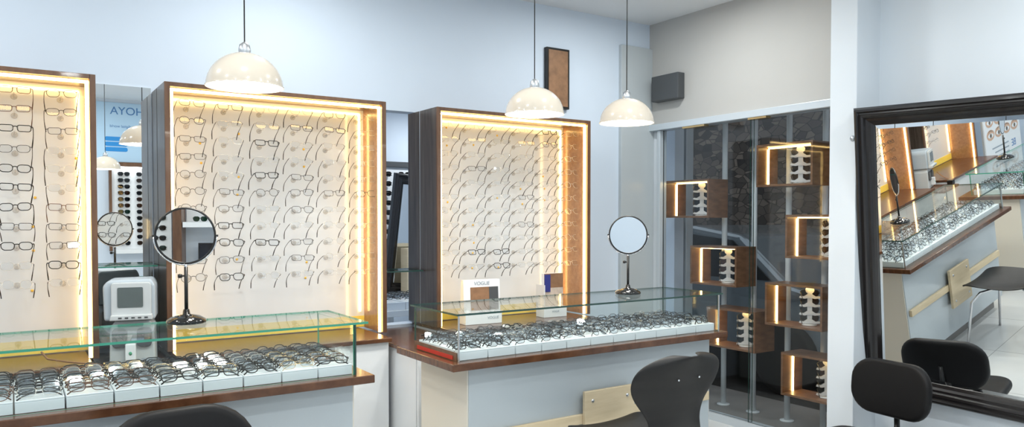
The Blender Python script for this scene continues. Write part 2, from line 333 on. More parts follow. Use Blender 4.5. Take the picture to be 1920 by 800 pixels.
cabinet(.585, 1.665, 'brown wooden display cabinet of glasses behind the left counter', 'middle display cabinet', [.72 + .175 * k for k in range(6)], ['column %s from the left' % s for s in ('first', 'second', 'third', 'fourth', 'fifth', 'sixth')],
        ['TTCCTC', 'TCCTTC', 'TCKCCC', 'TCCCCC', 'TCKTCC', 'TTTTTT', 'TTCTCC', 'TKCCCC', 'KKKTCC', 'TTCTCC', 'TKCCCC'])
cabinet(1.969, 3.066, 'brown wooden display cabinet of glasses behind the right counter', 'right display cabinet', [2.11 + .178 * k for k in range(6)], ['column %s from the left' % s for s in ('first', 'second', 'third', 'fourth', 'fifth', 'sixth')],
        ['CCCCKC', 'CCCGTC', 'CCCCCC', 'CTCCCC', 'CCCCCC', 'CCCTCC', 'CCCCCC', 'CCCTCC', 'CCCCCC', 'CKKCCC', 'CCKCCC'])
# ledges with their base units
for (a, b, lab) in ((-.8, .28, 'left'), (.60, 1.612, 'middle'), (1.985, 3.0, 'right')):
    tag(MB().box(a, b, 3.52, 4.055, LZ - .022, LZ - .0005).obj('wooden_ledge', 'woodtop', bevel=.003), 'dark brown wooden ledge under the %s display cabinet' % lab, 'ledge')
    t = thing('base_cabinet', 'white base unit carrying the %s display cabinet ledge' % lab, 'cabinet', ((a + b) / 2, 3.55, 0)); W = (b - a) / 2 - .004
    MB().box(-W, W, .02, .49, .08, LZ - .024).obj('body', 'white', t, .002)
    for s in (-1, 1): MB().box(min(0, s * W) + .002, max(0, s * W) - .002, 0, .0195, .08, LZ - .026).obj('door', 'white', t, .002)
    MB().box(-W + .02, W - .02, .04, .45, 0, .0795).obj('kick_board', 'kick', t)
# low cabinet linking the two rows
t = thing('low_cabinet', 'small white cabinet with brown top between the two counters', 'cabinet', (1.80, 3.28, 0))
MB().box(-.165, .165, .02, .74, .06, .70).obj('body', 'white', t, .002)
MB().box(-.18, .18, -.01, .76, .7005, .722).obj('top', 'woodtop', t, .002)
d = MB().box(-.16, .16, 0, .0195, .06, .695).obj('door', 'white', t, .002)
MB().tube([(0.06, 0, .64), (.06, -.025, .635), (.06, -.025, .54), (.06, 0, .535)], .005, 8).obj('handle', 'chrome', d)
MB().box(.01, .10, -.004, 0, .660, .680).obj('label_holder', 'steel', d, .001)
MB().box(-.15, .15, .05, .7, 0, .0595).obj('kick_board', 'kick', t)
t = thing('low_cabinet', 'white low table behind the left counter holding the eye machine', 'cabinet', (.45, 3.45, 0))
MB().box(-.135, .145, .0, .6, .06, .70).obj('body', 'white', t, .002)
MB().box(-.148, .148, -.01, .61, .7005, .72).obj('top', 'woodtop', t, .002)
MB().box(-.12, .13, .03, .58, 0, .0595).obj('kick_board', 'kick', t)
# mirrors in the gaps and their glass shelves
for (a, b, lab) in ((.317, .581, 'left and middle'),):
    tag(MB().box(a, b, YB - .006, YB - .0005, .74, 2.0).obj('wall_mirror', 'mirror'), 'tall narrow mirror strip between the %s display cabinets' % lab, 'mirror')
tag(MB().pane(.319, .579, 3.9, 4.06, 1.135, 1.141, 'z').obj('glass_shelf', ['glass', 'glassedge']), 'thin clear glass shelf above the grey eye machine', 'shelf')
tag(MB().pane(1.671, 1.963, 3.86, 4.06, 1.06, 1.068, 'z').obj('glass_shelf', ['glass', 'glassdark']), 'thin dark-edged glass shelf between middle and right cabinets', 'shelf')

# ---------------------------------------------------------------- counters with glass cases
ZT = .785
def counter(x0, x1, cx0, cx1, bx0, bx1, side):
    t = thing('display_counter', 'white counter with dark brown wooden top, %s of the two' % side, 'counter', ((x0 + x1) / 2, 2.58, 0)); ox = (x0 + x1) / 2; oy = 2.58
    MB().box(x0 - ox, x1 - ox, 0, .52, ZT - .03, ZT).obj('counter_top', 'woodtop', t, .003)
    MB().box(bx0 - ox, bx1 - ox, .08, .50, .10, ZT - .0305).obj('body', 'lamin', t, .002)
    for s, x in ((-1, bx0), (1, bx1)):
        xs = (x - .006 - ox, x - ox) if s < 0 else (x - ox, x + .006 - ox)
        MB().box(xs[0], xs[1], .085, .50, .10, ZT - .031).obj('side_panel', 'cream', t)
    MB().box(bx0 - ox + .02, bx1 - ox - .02, .14, .48, 0, .0995).obj('kick_board', 'kick', t)
    # glass case
    g = thing('glass_case', 'clear glass showcase standing on the %s counter' % side, 'showcase', ((cx0 + cx1) / 2, 2.62, ZT)); W = (cx1 - cx0) / 2; h = .98 - ZT - .008; D = .40
    e = ['glass', 'glassedge' if side == 'left' else 'glassdark']
    MB().pane(-W - .015, W + (.045 if side == 'left' else .015), -.015, D + .01, h, h + .008, 'z').obj('top_pane', e, g)
    MB().pane(-W, W, 0, .006, 0.0005, h - .0005, 'y').obj('front_pane', e, g)
    MB().pane(-W, -W + .006, .007, D - .007, 0.0005, h - .0005, 'x').obj('side_pane', e, g)
    MB().pane(W - .006, W, .007, D - .007, 0.0005, h - .0005, 'x').obj('side_pane', e, g)
    MB().pane(-W, W, D - .006, D, 0.0005, h - .0005, 'y').obj('back_pane', e, g)
    if side == 'right':
        MB().box(-W - .004, -W - .001, .01, .39, .0005, .036).obj('wooden_edging', 'woodtrim', g)
        MB().box(-W - .007, -W - .0045, .04, .36, .004, .020).obj('red_edging', 'red', g)
    for s in (-1, 1): MB().box(s * W - .003, s * W + .003, -.002, .004, 0, h).obj('corner_joint', 'steel' if side == 'right' else 'glassdark', g)
counter(-.45, 1.112, -.40, 1.052, -.40, 1.057, 'left')
counter(1.44, 3.05, 1.49, 3.025, 1.56, 3.0, 'right')
tray_me = MB().box(-.0625, .0625, 0, .365, 0, .032)
tray_me.box(-.0625, .0625, .0, .006, .032, .038).box(-.0625, .0625, .359, .365, .032, .038).box(-.0625, -.0595, .006, .359, .032, .038).box(.0595, .0625, .006, .359, .032, .038)
TP = None
REST = []
def add_rest(key_args, loc, rot, sc):
    g = glasses_template(*key_args); REST.append((g, Matrix.LocRotScale(Vector(loc), __import__('mathutils').Euler(rot), Vector((sc,) * 3))))
def glasses_template(look, kind, folded, lens):
    key = (look, kind, folded, lens)
    if key not in TEMPL:
        L = LOOK[look]; TEMPL[key] = [make_glasses(kind, L[1], L[2], lens, L[3], folded, L[4]), False]
    return TEMPL[key][0]
def trays(x0, pitch, n, side):
    global TP
    for k in range(n):
        x = x0 + pitch * (k + .5)
        lab = 'white glasses tray, %s from the %s end of the %s counter case' % (ORD[k] if side == 'right' else ORD[n - 1 - k], 'left' if side == 'right' else 'right', side)
        if TP is None: o = TP = tray_me.obj('glasses_tray', 'tray', bevel=.0015)
        else: o = TP.copy(); C.objects.link(o)
        o.scale = (pitch / .1275 * .985, 1, 1); o.location = (x, 2.638, ZT + .0005); tag(o, lab, 'tray', 'white trays in the glass cases')
        nr = 10
        if side == 'left' and k < 2: continue
        for r in range(nr):
            look = random.choice('KKTTTCBKG' if side == 'left' else 'KTTTTCCKT'); kind = random.choice(['rect', 'soft', 'round', 'soft'])
            rest = r >= (8 if side == 'left' else 6)
            if not rest: g = glasses(look, kind, True, 'lensb')
            tilt = random.uniform(36, 52) if side == 'left' else random.uniform(22, 48)
            jx = .003 if side == 'left' else .012; a = 4 if side == 'left' else 16
            rot = (R(-tilt), R(random.uniform(-3, 3)), R(random.uniform(-a, a)))
            loc = (x + random.uniform(-jx, jx), 2.672 + r * (.315 / (nr - 1)), ZT + .055 + (random.uniform(0, .006) if r else 0))
            if rest: add_rest((look, kind, True, 'lensb'), loc, rot, .93); continue
            g.rotation_euler = rot; g.location = loc; g.scale = (.93,) * 3
            tag(g, '%s folded glasses, %s from front, %s tray from %s, %s case' % (LOOK[look][0], ORD[r], ORD[k] if side == 'right' else ORD[n - 1 - k], 'left' if side == 'right' else 'right', side), 'eyeglasses', 'folded glasses in the trays of the %s case' % side)
trays(-.393, .131, 11, 'left')
trays(1.502, .1375, 11, 'right')
# rail and plate on the front of the right counter
tag(MB().box(1.58, 2.98, 2.64, 2.6595, .43, .474).obj('wooden_rail', 'ply', bevel=.002), 'long pale plywood rail along the right counter front', 'rail')
t = thing('socket_board', 'square pale plywood board with four bolts on the right counter front', 'board', (2.293, 2.638, .44))
MB().box(-.15, .15, -.018, 0, -.14, .14).obj('board', 'ply', t, .002)
for sx in (-1, 1):
    for sz in (-1, 1): MB().lathe([(.0001, .005), (.006, .004), (.009, 0), (.009, -.002)], seg=14, mx=Matrix.Translation((sx * .105, -.018, sz * .095)) @ Matrix.Rotation(R(90), 4, 'X')).obj('bolt', 'steel', t)

# ---------------------------------------------------------------- table mirrors
def table_mirror(loc, yaw, label, sc=1, nod=4):
    t = thing('table_mirror', label, 'mirror', loc, yaw); t.scale = (sc,) * 3
    MB().lathe([(.0001, 0), (.066, 0), (.069, .006), (.066, .014), (.045, .026), (.014, .032), (.010, .05), (.0001, .05)]).obj('base', 'blackg', t)
    p = MB().tube([(0, 0, .03), (0, 0, .205)], .0065, 12).obj('pole', 'black', t)
    MB().tube([(0, 0, .172), (-.018, 0, .172)], .003, 8).lathe([(.0001, -.008), (.008, -.006), (.008, .006), (.0001, .008)], c=(-.02, 0, .172), seg=14).obj('knob', 'black', p)
    zc = .318; r = .103
    MB().tube([(r * math.sin(R(a)) * 1.03, 0, zc - r * 1.03 * math.cos(R(a))) for a in range(-90, 91, 10)], .003, 8).tube([(0, 0, .2), (0, 0, zc - r * 1.03)], .006, 8).obj('yoke', 'chrome', t)
    mx = Matrix.Translation((0, 0, zc)) @ Matrix.Rotation(R(nod), 4, 'X') @ Matrix.Rotation(R(90), 4, 'X')
    h = MB().tube([(r * .97 * math.cos(R(a)), r * .97 * math.sin(R(a)), 0) for a in range(0, 360, 8)], .0045, 8, True, mx=mx)
    h.tube([(-r - .008, 0, 0), (-r + .006, 0, 0)], .004, 8, mx=mx).tube([(r - .006, 0, 0), (r + .008, 0, 0)], .004, 8, mx=mx).obj('rim', 'black', t)
    MB().lathe([(.0001, .003), (r * .955, .003), (r * .955, -.003), (.0001, -.003)], seg=48, mx=mx).obj('mirror_disc', 'mirror', t)
    for f in t.children:
        if f.name.startswith('mirror_disc'):
            for p_ in f.data.polygons: p_.use_smooth = False
table_mirror((.53, 2.94, .9805), R(-10), 'round black table mirror on the left glass case', 1.0, 0)
table_mirror((2.60, 2.84, .9805), R(-40), 'round black table mirror on the right glass case', .94, -2)

# ---------------------------------------------------------------- pendant lamps
def pendant(x, y, label):
    z = 1.835; t = thing('pendant_lamp', label, 'lamp', (x, y, z)); r = .133
    prof = [(r * math.cos(R(a)), r * .92 * math.sin(R(a))) for a in range(0, 85, 6)] + [(.018, r * .925)]
    MB().lathe(prof, seg=48).lathe([(r + .002, -.002), (r + .003, .002), (r, .003), (r - .003, 0), (r + .002, -.002)], seg=48).obj('lamp_shade', 'shade', t)
    MB().lathe([(p[0] * .975, p[1] * .97) for p in prof], seg=48).obj('inner_shade', 'shadein', t)
    MB().lathe([(.02, r * .9), (.022, r * .98), (.018, r * 1.13), (.006, r * 1.2)], seg=20).obj('cap', 'steel', t)
    MB().tube([(0, 0, r * 1.15), (0, 0, CEIL - z)], .0025, 6).obj('cord', 'black', t)
    MB().lathe([(.0001, .02), (.115, .02)], seg=40).obj('diffuser', 'bulb', t)
    area('pendant_lamp_light', (x, y, z + .015), .2, PEND_W, (1, .93, .82))
pendant(1.99, 2.8, 'cream dome pendant lamp before the top of the right cabinet')
pendant(2.55, 2.8, 'cream dome pendant lamp nearest the shop window, above the table mirror')
pendant(.71, 2.8, 'cream dome pendant lamp over the left counter')
pendant(.76, 0.0, 'cream dome pendant lamp seen only in the narrow mirror strip')

# ---------------------------------------------------------------- stands inside the right cabinet
t = thing('display_stand', 'white counter display with brown picture and brand name in the right cabinet', 'display stand', (2.26, 3.68, LZ), R(-4))
MB().box(-.118, .118, 0, .10, 0, .072).obj('base', 'paper', t, .002)
MB().prism([(0.02, .072), (.03, .254), (.06, .254), (.07, .072)], -.118, .118, axis='x').obj('panel', 'paper', t)
MB().prism([(.0165, .08), (.0252, .212), (.027, .212), (.0185, .08)], -.075, .105, axis='x').obj('picture', 'photo', t)
MB().prism([(.0155, .08), (.0242, .212), (.025, .212), (.0163, .08)], .045, .105, axis='x').obj('picture_dark_side', 'dark', t)  # dark band down the right side of the picture
text('lettering', 'VOGUE', .030, 'inkg', t, (0.0, .0265, .233))
text('lettering', 'VOGUE', .022, 'inkg', t, (.06, -.001, .035))
t = thing('display_stand', 'small display with a blue and brown photo leaflet in the right cabinet', 'display stand', (2.79, 3.70, LZ), R(-2))
MB().box(-.085, .085, 0, .09, 0, .065).obj('base', 'paper', t, .002)
MB().box(-.085, -.078, .0, .09, .065, .2).obj('side_plate', 'holder', t)
MB().box(-.065, .075, .03, .06, .0655, .268).obj('panel', 'paper', t)
MB().box(-.065, .075, .027, .0299, .18, .268).obj('picture', 'photo', t)
MB().box(-.065, .075, .027, .0299, .068, .1795).obj('picture', 'photo2', t)
MB().box(-.065, -.022, .024, .0269, .155, .262).obj('blue_corner', 'navy', t)
text('lettering', 'VOGUE', .016, 'inkg', t, (0, -.001, .035))

# ---------------------------------------------------------------- eye machine
t = thing('eye_testing_machine', 'pale grey eye testing machine with small screen on the low table', 'machine', (.425, 3.62, .7205), R(-12)); t.scale = (.84, .9, 1)
MB().prism([(-.12, .20), (-.125, .35), (-.10, .375), (.10, .378), (.118, .35), (.118, .2)], .0, .20, axis='y').obj('housing', 'device', t, .012, 3)
MB().prism(rrect(.185, .155, .014, 4, .008, .288), -.022, -.0005, axis='y').obj('screen_bezel', 'device2', t, .004)
MB().prism(rrect(.118, .086, .006, 3, .004, .302), -.025, -.0225, axis='y').obj('screen', 'screen', t)
kp = MB().prism([(-.09, .205), (-.085, .228), (.105, .228), (.108, .205)], -.045, -.001, axis='y').obj('key_panel', 'device2', t, .004)
for k in range(5): MB().box(-.05 + k * .03, -.034 + k * .03, -.047, -.0455, .213, .219).obj('button', 'dark', kp)
MB().prism([(-.10, .0), (-.095, .17), (-.07, .199), (.09, .199), (.11, .17), (.115, 0)], .01, .19, axis='y').obj('body', 'device2', t, .01, 3)
MB().prism(rrect(.07, .085, .02, 5, -.05, .125), -.004, .0095, axis='y').obj('chin_pad', 'dark', t, .003)
MB().prism(rrect(.07, .085, .02, 5, .065, .125), -.004, .0095, axis='y').obj('chin_pad', 'dark', t, .003)
pb = MB().box(-.022, .026, -.028, .009, .03, .10).obj('printer', 'paper', t, .003)
MB().lathe([(.0001, 0), (.008, 0), (.008, .001), (.0001, .001)], seg=16, mx=Matrix.Translation((.002, -.0285, .06)) @ Matrix.Rotation(R(90), 4, 'X')).obj('green_badge', 'green', pb)
MB().box(.05, .10, .0088, .0099, .018, .032).obj('name_plate', 'inkg', t)
tag(MB().tube([(.10, 3.72, .80), (.12, 3.68, .775), (.19, 3.62, .765), (.25, 3.56, .762), (.285, 3.53, .760), (.296, 3.53, .74)], .004, 8).obj('power_cable', 'cable'), 'tan power cable lying on the ledge under the left cabinet', 'cable')
tag(MB().prism(rrect(.05, .045, .008, 3, .335, .745), 3.47, 3.52, axis='y').obj('black_box', 'black', bevel=.003), 'small black device beside the eye machine on its low table', 'device')

# ---------------------------------------------------------------- framed leaning mirror
def framed_mirror(loc, yaw, tilt, W, H, fw, label, roll=0):
    t = thing('framed_mirror', label, 'mirror', loc)
    c, s = math.cos(tilt), math.sin(tilt); cy, sy = math.cos(yaw), math.sin(yaw)
    ly = Vector((c * cy, c * sy, s)); lz = Vector((-s * cy, -s * sy, c)); lx = ly.cross(lz)
    t.rotation_euler = (Matrix((lx, ly, lz)).transposed() @ Matrix.Rotation(R(roll), 3, 'Y')).to_euler()
    prof = [(0, .0), (0, -.045), (.010, -.060), (.022, -.062), (.030, -.050), (.038, -.052), (.046, -.058), (.056, -.054), (.062, -.040), (.074, -.038), (.084, -.028), (fw, -.022), (fw, 0)]
    b = MB(); vs = []; n = len(prof)
    for (u, d) in prof:
        for (sx, sz) in ((-1, 0), (1, 0), (1, 1), (-1, 1)):
            vs.append((sx * (W / 2 - u), d, (u if sz == 0 else H - u)))
    fs = [(i * 4 + k, i * 4 + (k + 1) % 4, (i + 1) * 4 + (k + 1) % 4, (i + 1) * 4 + k) for i in range(n - 1) for k in range(4)]
    b.add(vs, fs); b.obj('frame', 'blackf', t)
    a = fw + .022; q = fw - .002
    MB().box(-W / 2 + a, W / 2 - a, -.018, -.012, a, H - a).obj('mirror_glass', 'mirror', t)
    o = [(-W / 2 + q, -.0145, q), (W / 2 - q, -.0145, q), (W / 2 - q, -.0145, H - q), (-W / 2 + q, -.0145, H - q)]
    i = [(-W / 2 + a, -.018, a), (W / 2 - a, -.018, a), (W / 2 - a, -.018, H - a), (-W / 2 + a, -.018, H - a)]
    MB().add(o + i + [(x, -.010, z) for x, y, z in o], [(0, 1, 5, 4), (1, 2, 6, 5), (2, 3, 7, 6), (3, 0, 4, 7), (11, 10, 9, 8)]).obj('bevelled_edge', 'mirror', t)
    MB().box(-W / 2 + .02, W / 2 - .02, -.004, .0, .02, H - .02).obj('backing', 'black', t)
    return t
TILT = .135
framed_mirror((XR + .095, 1.955, .40), 0.02, TILT, .92, 1.56, .098, 'large mirror in a black moulded frame leaning forward on the right wall', 1.8)
framed_mirror((2.88, 5.78, .725), R(90), .10, .66, 1.0, .07, 'smaller black framed mirror leaning in the back room behind the narrow gap', 4)
tag(MB().lathe([(.0001, 0), (.016, 0), (.012, .006), (.0001, .01)], seg=16, mx=Matrix.Translation((3.838, 2.40, 1.80)) @ Matrix.Rotation(R(-90), 4, 'Y')).obj('hanger_hook', 'steel'), 'small metal hanger on the white pilaster beside the mirror', 'hook')

# ---------------------------------------------------------------- window boxes, poles, holders, sunglasses
WX = 4.02
box_specs = [(3.99, 1.368, 'box of sunglasses farthest left, above the mirror stand'), (3.18, 1.565, 'topmost box of sunglasses in the window'), (3.745, .902, 'box below the leftmost box'),
             (2.958, 1.116, 'box cut by the white pilaster, second from top'), (3.105, .684, 'box in the middle of the right-hand stack'), (3.59, .483, 'low box by the end of the right counter'), (2.98, .255, 'lowest box by the white pilaster')]
def holder_mesh():
    b = MB(); b.box(-.014, .014, -.004, .004, .01, .235)
    pts = []
    for k in range(4):
        z = .015 + .056 * k
        arm = [(-.062, z), (-.058, z + .012), (-.035, z + .010), (-.018, z + .022), (0, z + .032), (.018, z + .022), (.035, z + .010), (.058, z + .012), (.062, z), (.03, z - .006), (.012, z - .002), (-.012, z - .002), (-.03, z - .006)]
        b.prism(arm[::-1], -.009, .003, axis='y')
    b.prism([(.026 * math.cos(R(a)), .235 + .024 * math.sin(R(a))) for a in range(0, 360, 20)], -.006, .002, axis='y')
    b.lathe([(.0001, 0), (.045, 0), (.045, .006), (.0001, .008)], seg=20)
    return b
hold_me = holder_mesh().mesh('sunglasses_holder', 'holder')
def sunglasses(lens, folded=False):
    key = ('S', lens, folded)
    if key not in TEMPL:
        o = make_glasses('avi', 'rimk', .0015, lens, 'rimk', folded, .0018); o.name = 'sunglasses'; TEMPL[key] = [o, False]
    e = TEMPL[key]
    if not e[1]: e[1] = True; return e[0]
    return copy_tree(e[0])
BW = .41; BH = .27; BD = .20
for i, (yl, zb, lab) in enumerate(box_specs):
    short = lab
    t = thing('display_box', 'open brown wooden %s' % lab, 'display box', (WX, yl - BW / 2, zb))
    b = MB(); h = BW / 2
    b.box(0, BD, -h, h, 0, .014).box(0, BD, -h, h, BH - .014, BH).box(0, BD, -h, -h + .014, .014, BH - .014).box(0, BD, h - .014, h, .014, BH - .014)
    b.obj('body', 'boxwood', t, .001)
    MB().box(.09, .102, h - .022, h - .0145, .0145, BH - .024).obj('led_strip', 'led', t)
    MB().box(.09, .102, -h + .02, h - .0225, BH - .022, BH - .0145).obj('led_strip', 'led', t)
    yc = yl - BW * .60; ho = bpy.data.objects.new('sunglasses_holder', hold_me); C.objects.link(ho)
    ho.location = (WX + .115, yc, zb + .0145); ho.rotation_euler = (0, 0, R(-49)); ho.scale = (1, 1, .93)
    nm = ['leftmost box', 'topmost box', 'box under the leftmost box', 'second box down at the pilaster', 'middle box of the right stack', 'box at the counter end', 'lowest box'][i]
    tag(ho, 'white acrylic sunglasses holder in the %s of the window' % nm, 'holder', 'sunglasses holders in the window boxes')
    for k in range(4):
        g = sunglasses(random.choice(['sun', 'sun', 'sunb']) if i not in (0, 6) or k < 3 else 'sunb')
        a = R(131); g.rotation_euler = (0, 0, a); g.scale = (.86,) * 3
        z = zb + .0145 + .93 * (.046 + .056 * k); off = .006
        g.location = (WX + .115 + off * .75, yc + off * .66, z)
        tag(g, 'dark sunglasses, %s up on holder, %s in window' % (ORD[k], nm), 'sunglasses', 'sunglasses in the window boxes')
for k, y in enumerate((3.68, 3.42, 3.145, 2.88)):
    t = thing('display_pole', 'white upright pole behind the window boxes, %s from the left' % ORD[k], 'pole', (4.27, y - .03, 0.02), 0, 'white poles in the window')
    MB().tube([(0, 0, .01), (0, 0, 2.35)], .019, 16).obj('tube', 'pole', t)
    MB().lathe([(.0001, 0), (.045, 0), (.045, .008), (.0001, .01)], seg=24).obj('foot', 'pole', t)

# ---------------------------------------------------------------- chairs
def shell_chair(loc, rz, label):
    t = thing('shell_chair', label, 'chair', loc, rz); t.scale = (1.16, 1.05, 1.02)
    prof = [(.235, .418, .15), (.225, .438, .175), (.17, .447, .20), (.08, .440, .212), (-.02, .434, .210), (-.10, .436, .195), (-.155, .448, .165), (-.190, .475, .135), (-.208, .515, .122), (-.218, .560, .130), (-.226, .610, .160), (-.236, .655, .195), (-.246, .695, .214), (-.258, .735, .215), (-.270, .768, .198), (-.281, .792, .160), (-.288, .806, .105), (-.290, .811, .05)]
    n = 15; vs = []
    for (y, z, hw) in prof:
        for k in range(n):
            s = -1 + 2 * k / (n - 1); back = min(1, max(0, (z - .47) / .15))
            vs.append((s * hw, y + back * .055 * s * s, z + (1 - back) * .018 * s * s))
    fs = [(i * n + k, i * n + k + 1, (i + 1) * n + k + 1, (i + 1) * n + k) for i in range(len(prof) - 1) for k in range(n - 1)]
    o = MB().add(vs, fs, 0, True).obj('seat_shell', 'shell', t)
    sd = o.modifiers.new('solidify', 'SOLIDIFY'); sd.thickness = .011; sd.offset = 0
    ss = o.modifiers.new('sub', 'SUBSURF'); ss.levels = 1; ss.render_levels = 2
    for sx in (-1, 1):
        for sy in (-1, 1): MB().tube([(sx * .06, sy * .06 - .02, .418), (sx * .15, sy * .15 - .02, .40), (sx * .19, sy * .19 - .02, .34), (sx * .225, sy * .23 - .02, 0)], .0085, 10).obj('leg', 'chrome', t)
    for x, z in ((-.05, .72), (.05, .72)): MB().lathe([(.0001, .002), (.004, .0), (.004, -.002)], seg=10, mx=Matrix.Translation((x, -.2635, z)) @ Matrix.Rotation(R(90), 4, 'X')).obj('rivet', 'steel', t)
    return t
def pad(w, h, d, r=.09, n=28, dome=.02):
    b = MB(); pts = rrect(w, h, r, 7); m = len(pts); ks = [.01, .15, .3, .45, .6, .75, .86, .93]; e = [(.965, .42), (.99, .28), (1.0, .1)]
    half = [(k, d / 2 + dome * (1 - k * k)) for k in ks] + [(k, d * q + dome * .06 * (q > .3)) for k, q in e]
    rings = [(k, -y) for k, y in half] + [(k, y) for k, y in half[::-1]]
    vs = [(x * k, y + .5 * x * x * k * k, z * k) for (k, y) in rings for (x, z) in pts]
    fs = [(i * m + k, i * m + (k + 1) % m, (i + 1) * m + (k + 1) % m, (i + 1) * m + k) for i in range(len(rings) - 1) for k in range(m)]
    return b.add(vs, fs, 0, True)
def swivel_chair(loc, rz, label, seat=.45, back=(.42, .34), bz=.70, br=.11, lean=8):
    t = thing('swivel_chair', label, 'chair', loc, rz)       # faces +y
    p = pad(back[0], back[1], .045, br, dome=.012)
    p2 = MB(); mx = Matrix.Translation((0, -.235, bz)) @ Matrix.Rotation(R(lean), 4, 'X'); p2.add(p.v, p.f, 0, True, mx); p2.obj('backrest', 'leather', t)
    s = pad(.45, .42, .05, .12, dome=.014); s2 = MB(); s2.add(s.v, s.f, 0, True, Matrix.Translation((0, 0, seat - .03)) @ Matrix.Rotation(R(90), 4, 'X') ); s2.obj('seat', 'leather', t)
    MB().tube([(0, -.05, seat - .075), (0, -.20, seat - .07), (0, -.275, seat - .02), (0, -.262, bz)], .014, 10).obj('back_post', 'black', t)
    MB().tube([(0, 0, seat - .07), (0, 0, seat * .5)], .014, 12).obj('gas_lift', 'chrome', t)
    MB().tube([(0, 0, seat * .55), (0, 0, .07)], .026, 14).obj('column', 'black', t)
    MB().tube([(.02, 0, seat - .085), (.15, .02, seat - .085)], .006, 8).lathe([(.0001, -.012), (.012, -.008), (.012, .008), (.0001, .012)], c=(.155, .02, seat - .085), seg=12).obj('lever', 'black', t)
    for k in range(5):
        a = R(72 * k + 20); e = (.27 * math.cos(a), .27 * math.sin(a))
        l = MB().tube([(0, 0, .095), (e[0] * .5, e[1] * .5, .09), (e[0], e[1], .068)], [.024, .02, .015], 10).obj('leg', 'black', t)
        MB().lathe([(.0001, -.02), (.022, -.02), (.025, -.012), (.025, .012), (.022, .02), (.0001, .02)], seg=18, mx=Matrix.Translation((e[0], e[1], .0255)) @ Matrix.Rotation(a + R(40), 4, 'Z') @ Matrix.Rotation(R(90), 4, 'X')).obj('castor', 'rubber', l)
    return t
shell_chair((2.20, 2.33, 0), R(1), 'black moulded shell chair at the right counter, back to the camera')
swivel_chair((.42, 2.15, 0), R(183), 'black office chair at the left counter, only its rounded top in view', bz=.63, back=(.44, .34), br=.15)
swivel_chair((3.515, 2.13, 0), R(84), 'low black vinyl chair standing before the leaning framed mirror', seat=.25, back=(.44, .285), bz=.49, br=.115, lean=4)

# ---------------------------------------------------------------- small things on the walls
t = thing('wall_picture', 'small dark picture on the wall behind the pendant lamp', 'picture', (3.10, YB - .001, 2.10))
MB().box(-.13, .06, -.03, 0, 0, .4).obj('frame', 'black', t, .002)
MB().box(-.115, .045, -.0325, -.0302, .015, .385).obj('print', 'photo', t)
tag(MB().box(XR - .09, XR - .021, 3.72, 3.98, 2.20, 2.38).obj('junction_box', 'dark', bevel=.006), 'dark junction box on the grey beam above the window lamp', 'box')
# HOYA poster and sunglasses wall on the wall behind the camera, seen in the mirror strip
t = thing('wall_poster', 'pale blue lens maker poster reflected in the narrow mirror strip', 'poster', (1.28, YF + .002, 2.04), R(180))
MB().box(-.42, .42, -.006, 0, 0, .70).obj('sheet', 'poster', t)
text('lettering', 'HOYA', .13, 'ink', t, (.10, -.007, .60))
text('lettering', 'data control is a digital world', .045, 'ink', t, (0.02, -.007, .42))
for k in range(3): MB().prism(rrect(.24, .05, .02, 4, .22, .27 - .062 * k), -.009, -.0065, axis='y').obj('text_bar', 'bar', t)
for k in range(2): MB().prism(rrect(.12, .05, .02, 4, -.14, .24 - .062 * k), -.009, -.0065, axis='y').obj('text_bar', 'bar', t)
t = thing('sunglasses_cabinet', 'brown framed white sunglasses display reflected in the mirror strip', 'display cabinet', (1.52, YF + .001, .98), R(180)); 
MB().box(-.52, .52, -.02, 0, .02, 1.0).obj('back_panel', 'paper', t)
for a in ((-.55, -.52, 0, 1.05), (.52, .55, 0, 1.05), (-.52, .52, 1.0, 1.05)): MB().box(a[0], a[1], -.08, 0, a[2], a[3]).obj('frame_bar', 'woodtrim', t, .002)
MB().box(-.52, .52, -.16, 0, -.03, .0195).obj('shelf', 'white', t, .002)
MB().box(-.51, .51, -.075, -.06, .985, .999).obj('lamp_strip', 'lamp', t)
for ci in range(5):
    for r in range(12):
        g = sunglasses(random.choice(['sun', 'sun', 'sung', 'sunb']), True); g.location = (1.52 - .42 + .2 * ci + .03, YF + .045, 1.07 + .075 * r); g.rotation_euler = (0, 0, R(180))
        tag(g, 'sunglasses on the white back wall display, %s row up, %s column' % (ORD[r], ORD[ci]), 'sunglasses', 'sunglasses on the back wall display')
t = thing('sunglasses_tower', 'tall white sunglasses tower reflected in the left table mirror', 'display stand', (-.52, YF + .14, 0), R(180))
MB().box(-.11, .11, -.01, .01, .25, 1.62).lathe([(.0001, 0), (.16, 0), (.16, .02), (.03, .03), (.03, .26), (.0001, .26)]).obj('column', 'holder', t)
for k in range(8):
    g = sunglasses('sun' if k % 3 else 'sung', True); g.location = (-.52, YF + .165, .80 + .095 * k); g.rotation_euler = (0, 0, R(180))
    tag(g, 'dark sunglasses on the tall white tower, %s row up' % ORD[k], 'sunglasses', 'sunglasses on the white tower')
tag(MB().box(-.39, -.31, YF + .001, YF + .22, 0, 2.2).obj('wooden_post', 'woodtrim', bevel=.003), 'brown wooden post beside the white sunglasses tower on the front wall', 'post')
t = thing('wall_shelf', 'white wall shelf with green sunglasses beside the brown post', 'shelf', (.12, YF + .001, 1.28), R(180))
MB().box(-.40, .42, -.22, 0, 0, .05).obj('board', 'white', t, .002); MB().box(-.40, .42, -.015, 0, .0505, .5).obj('back_board', 'paper', t, .002)
for k in range(4):
    g = sunglasses('sung', True); g.location = (-.16 + .2 * k, YF + .12, 1.36); g.rotation_euler = (0, 0, R(180))
    tag(g, 'green sunglasses on the white wall shelf, %s from the brown post' % ORD[k], 'sunglasses', 'green sunglasses on the wall shelf')
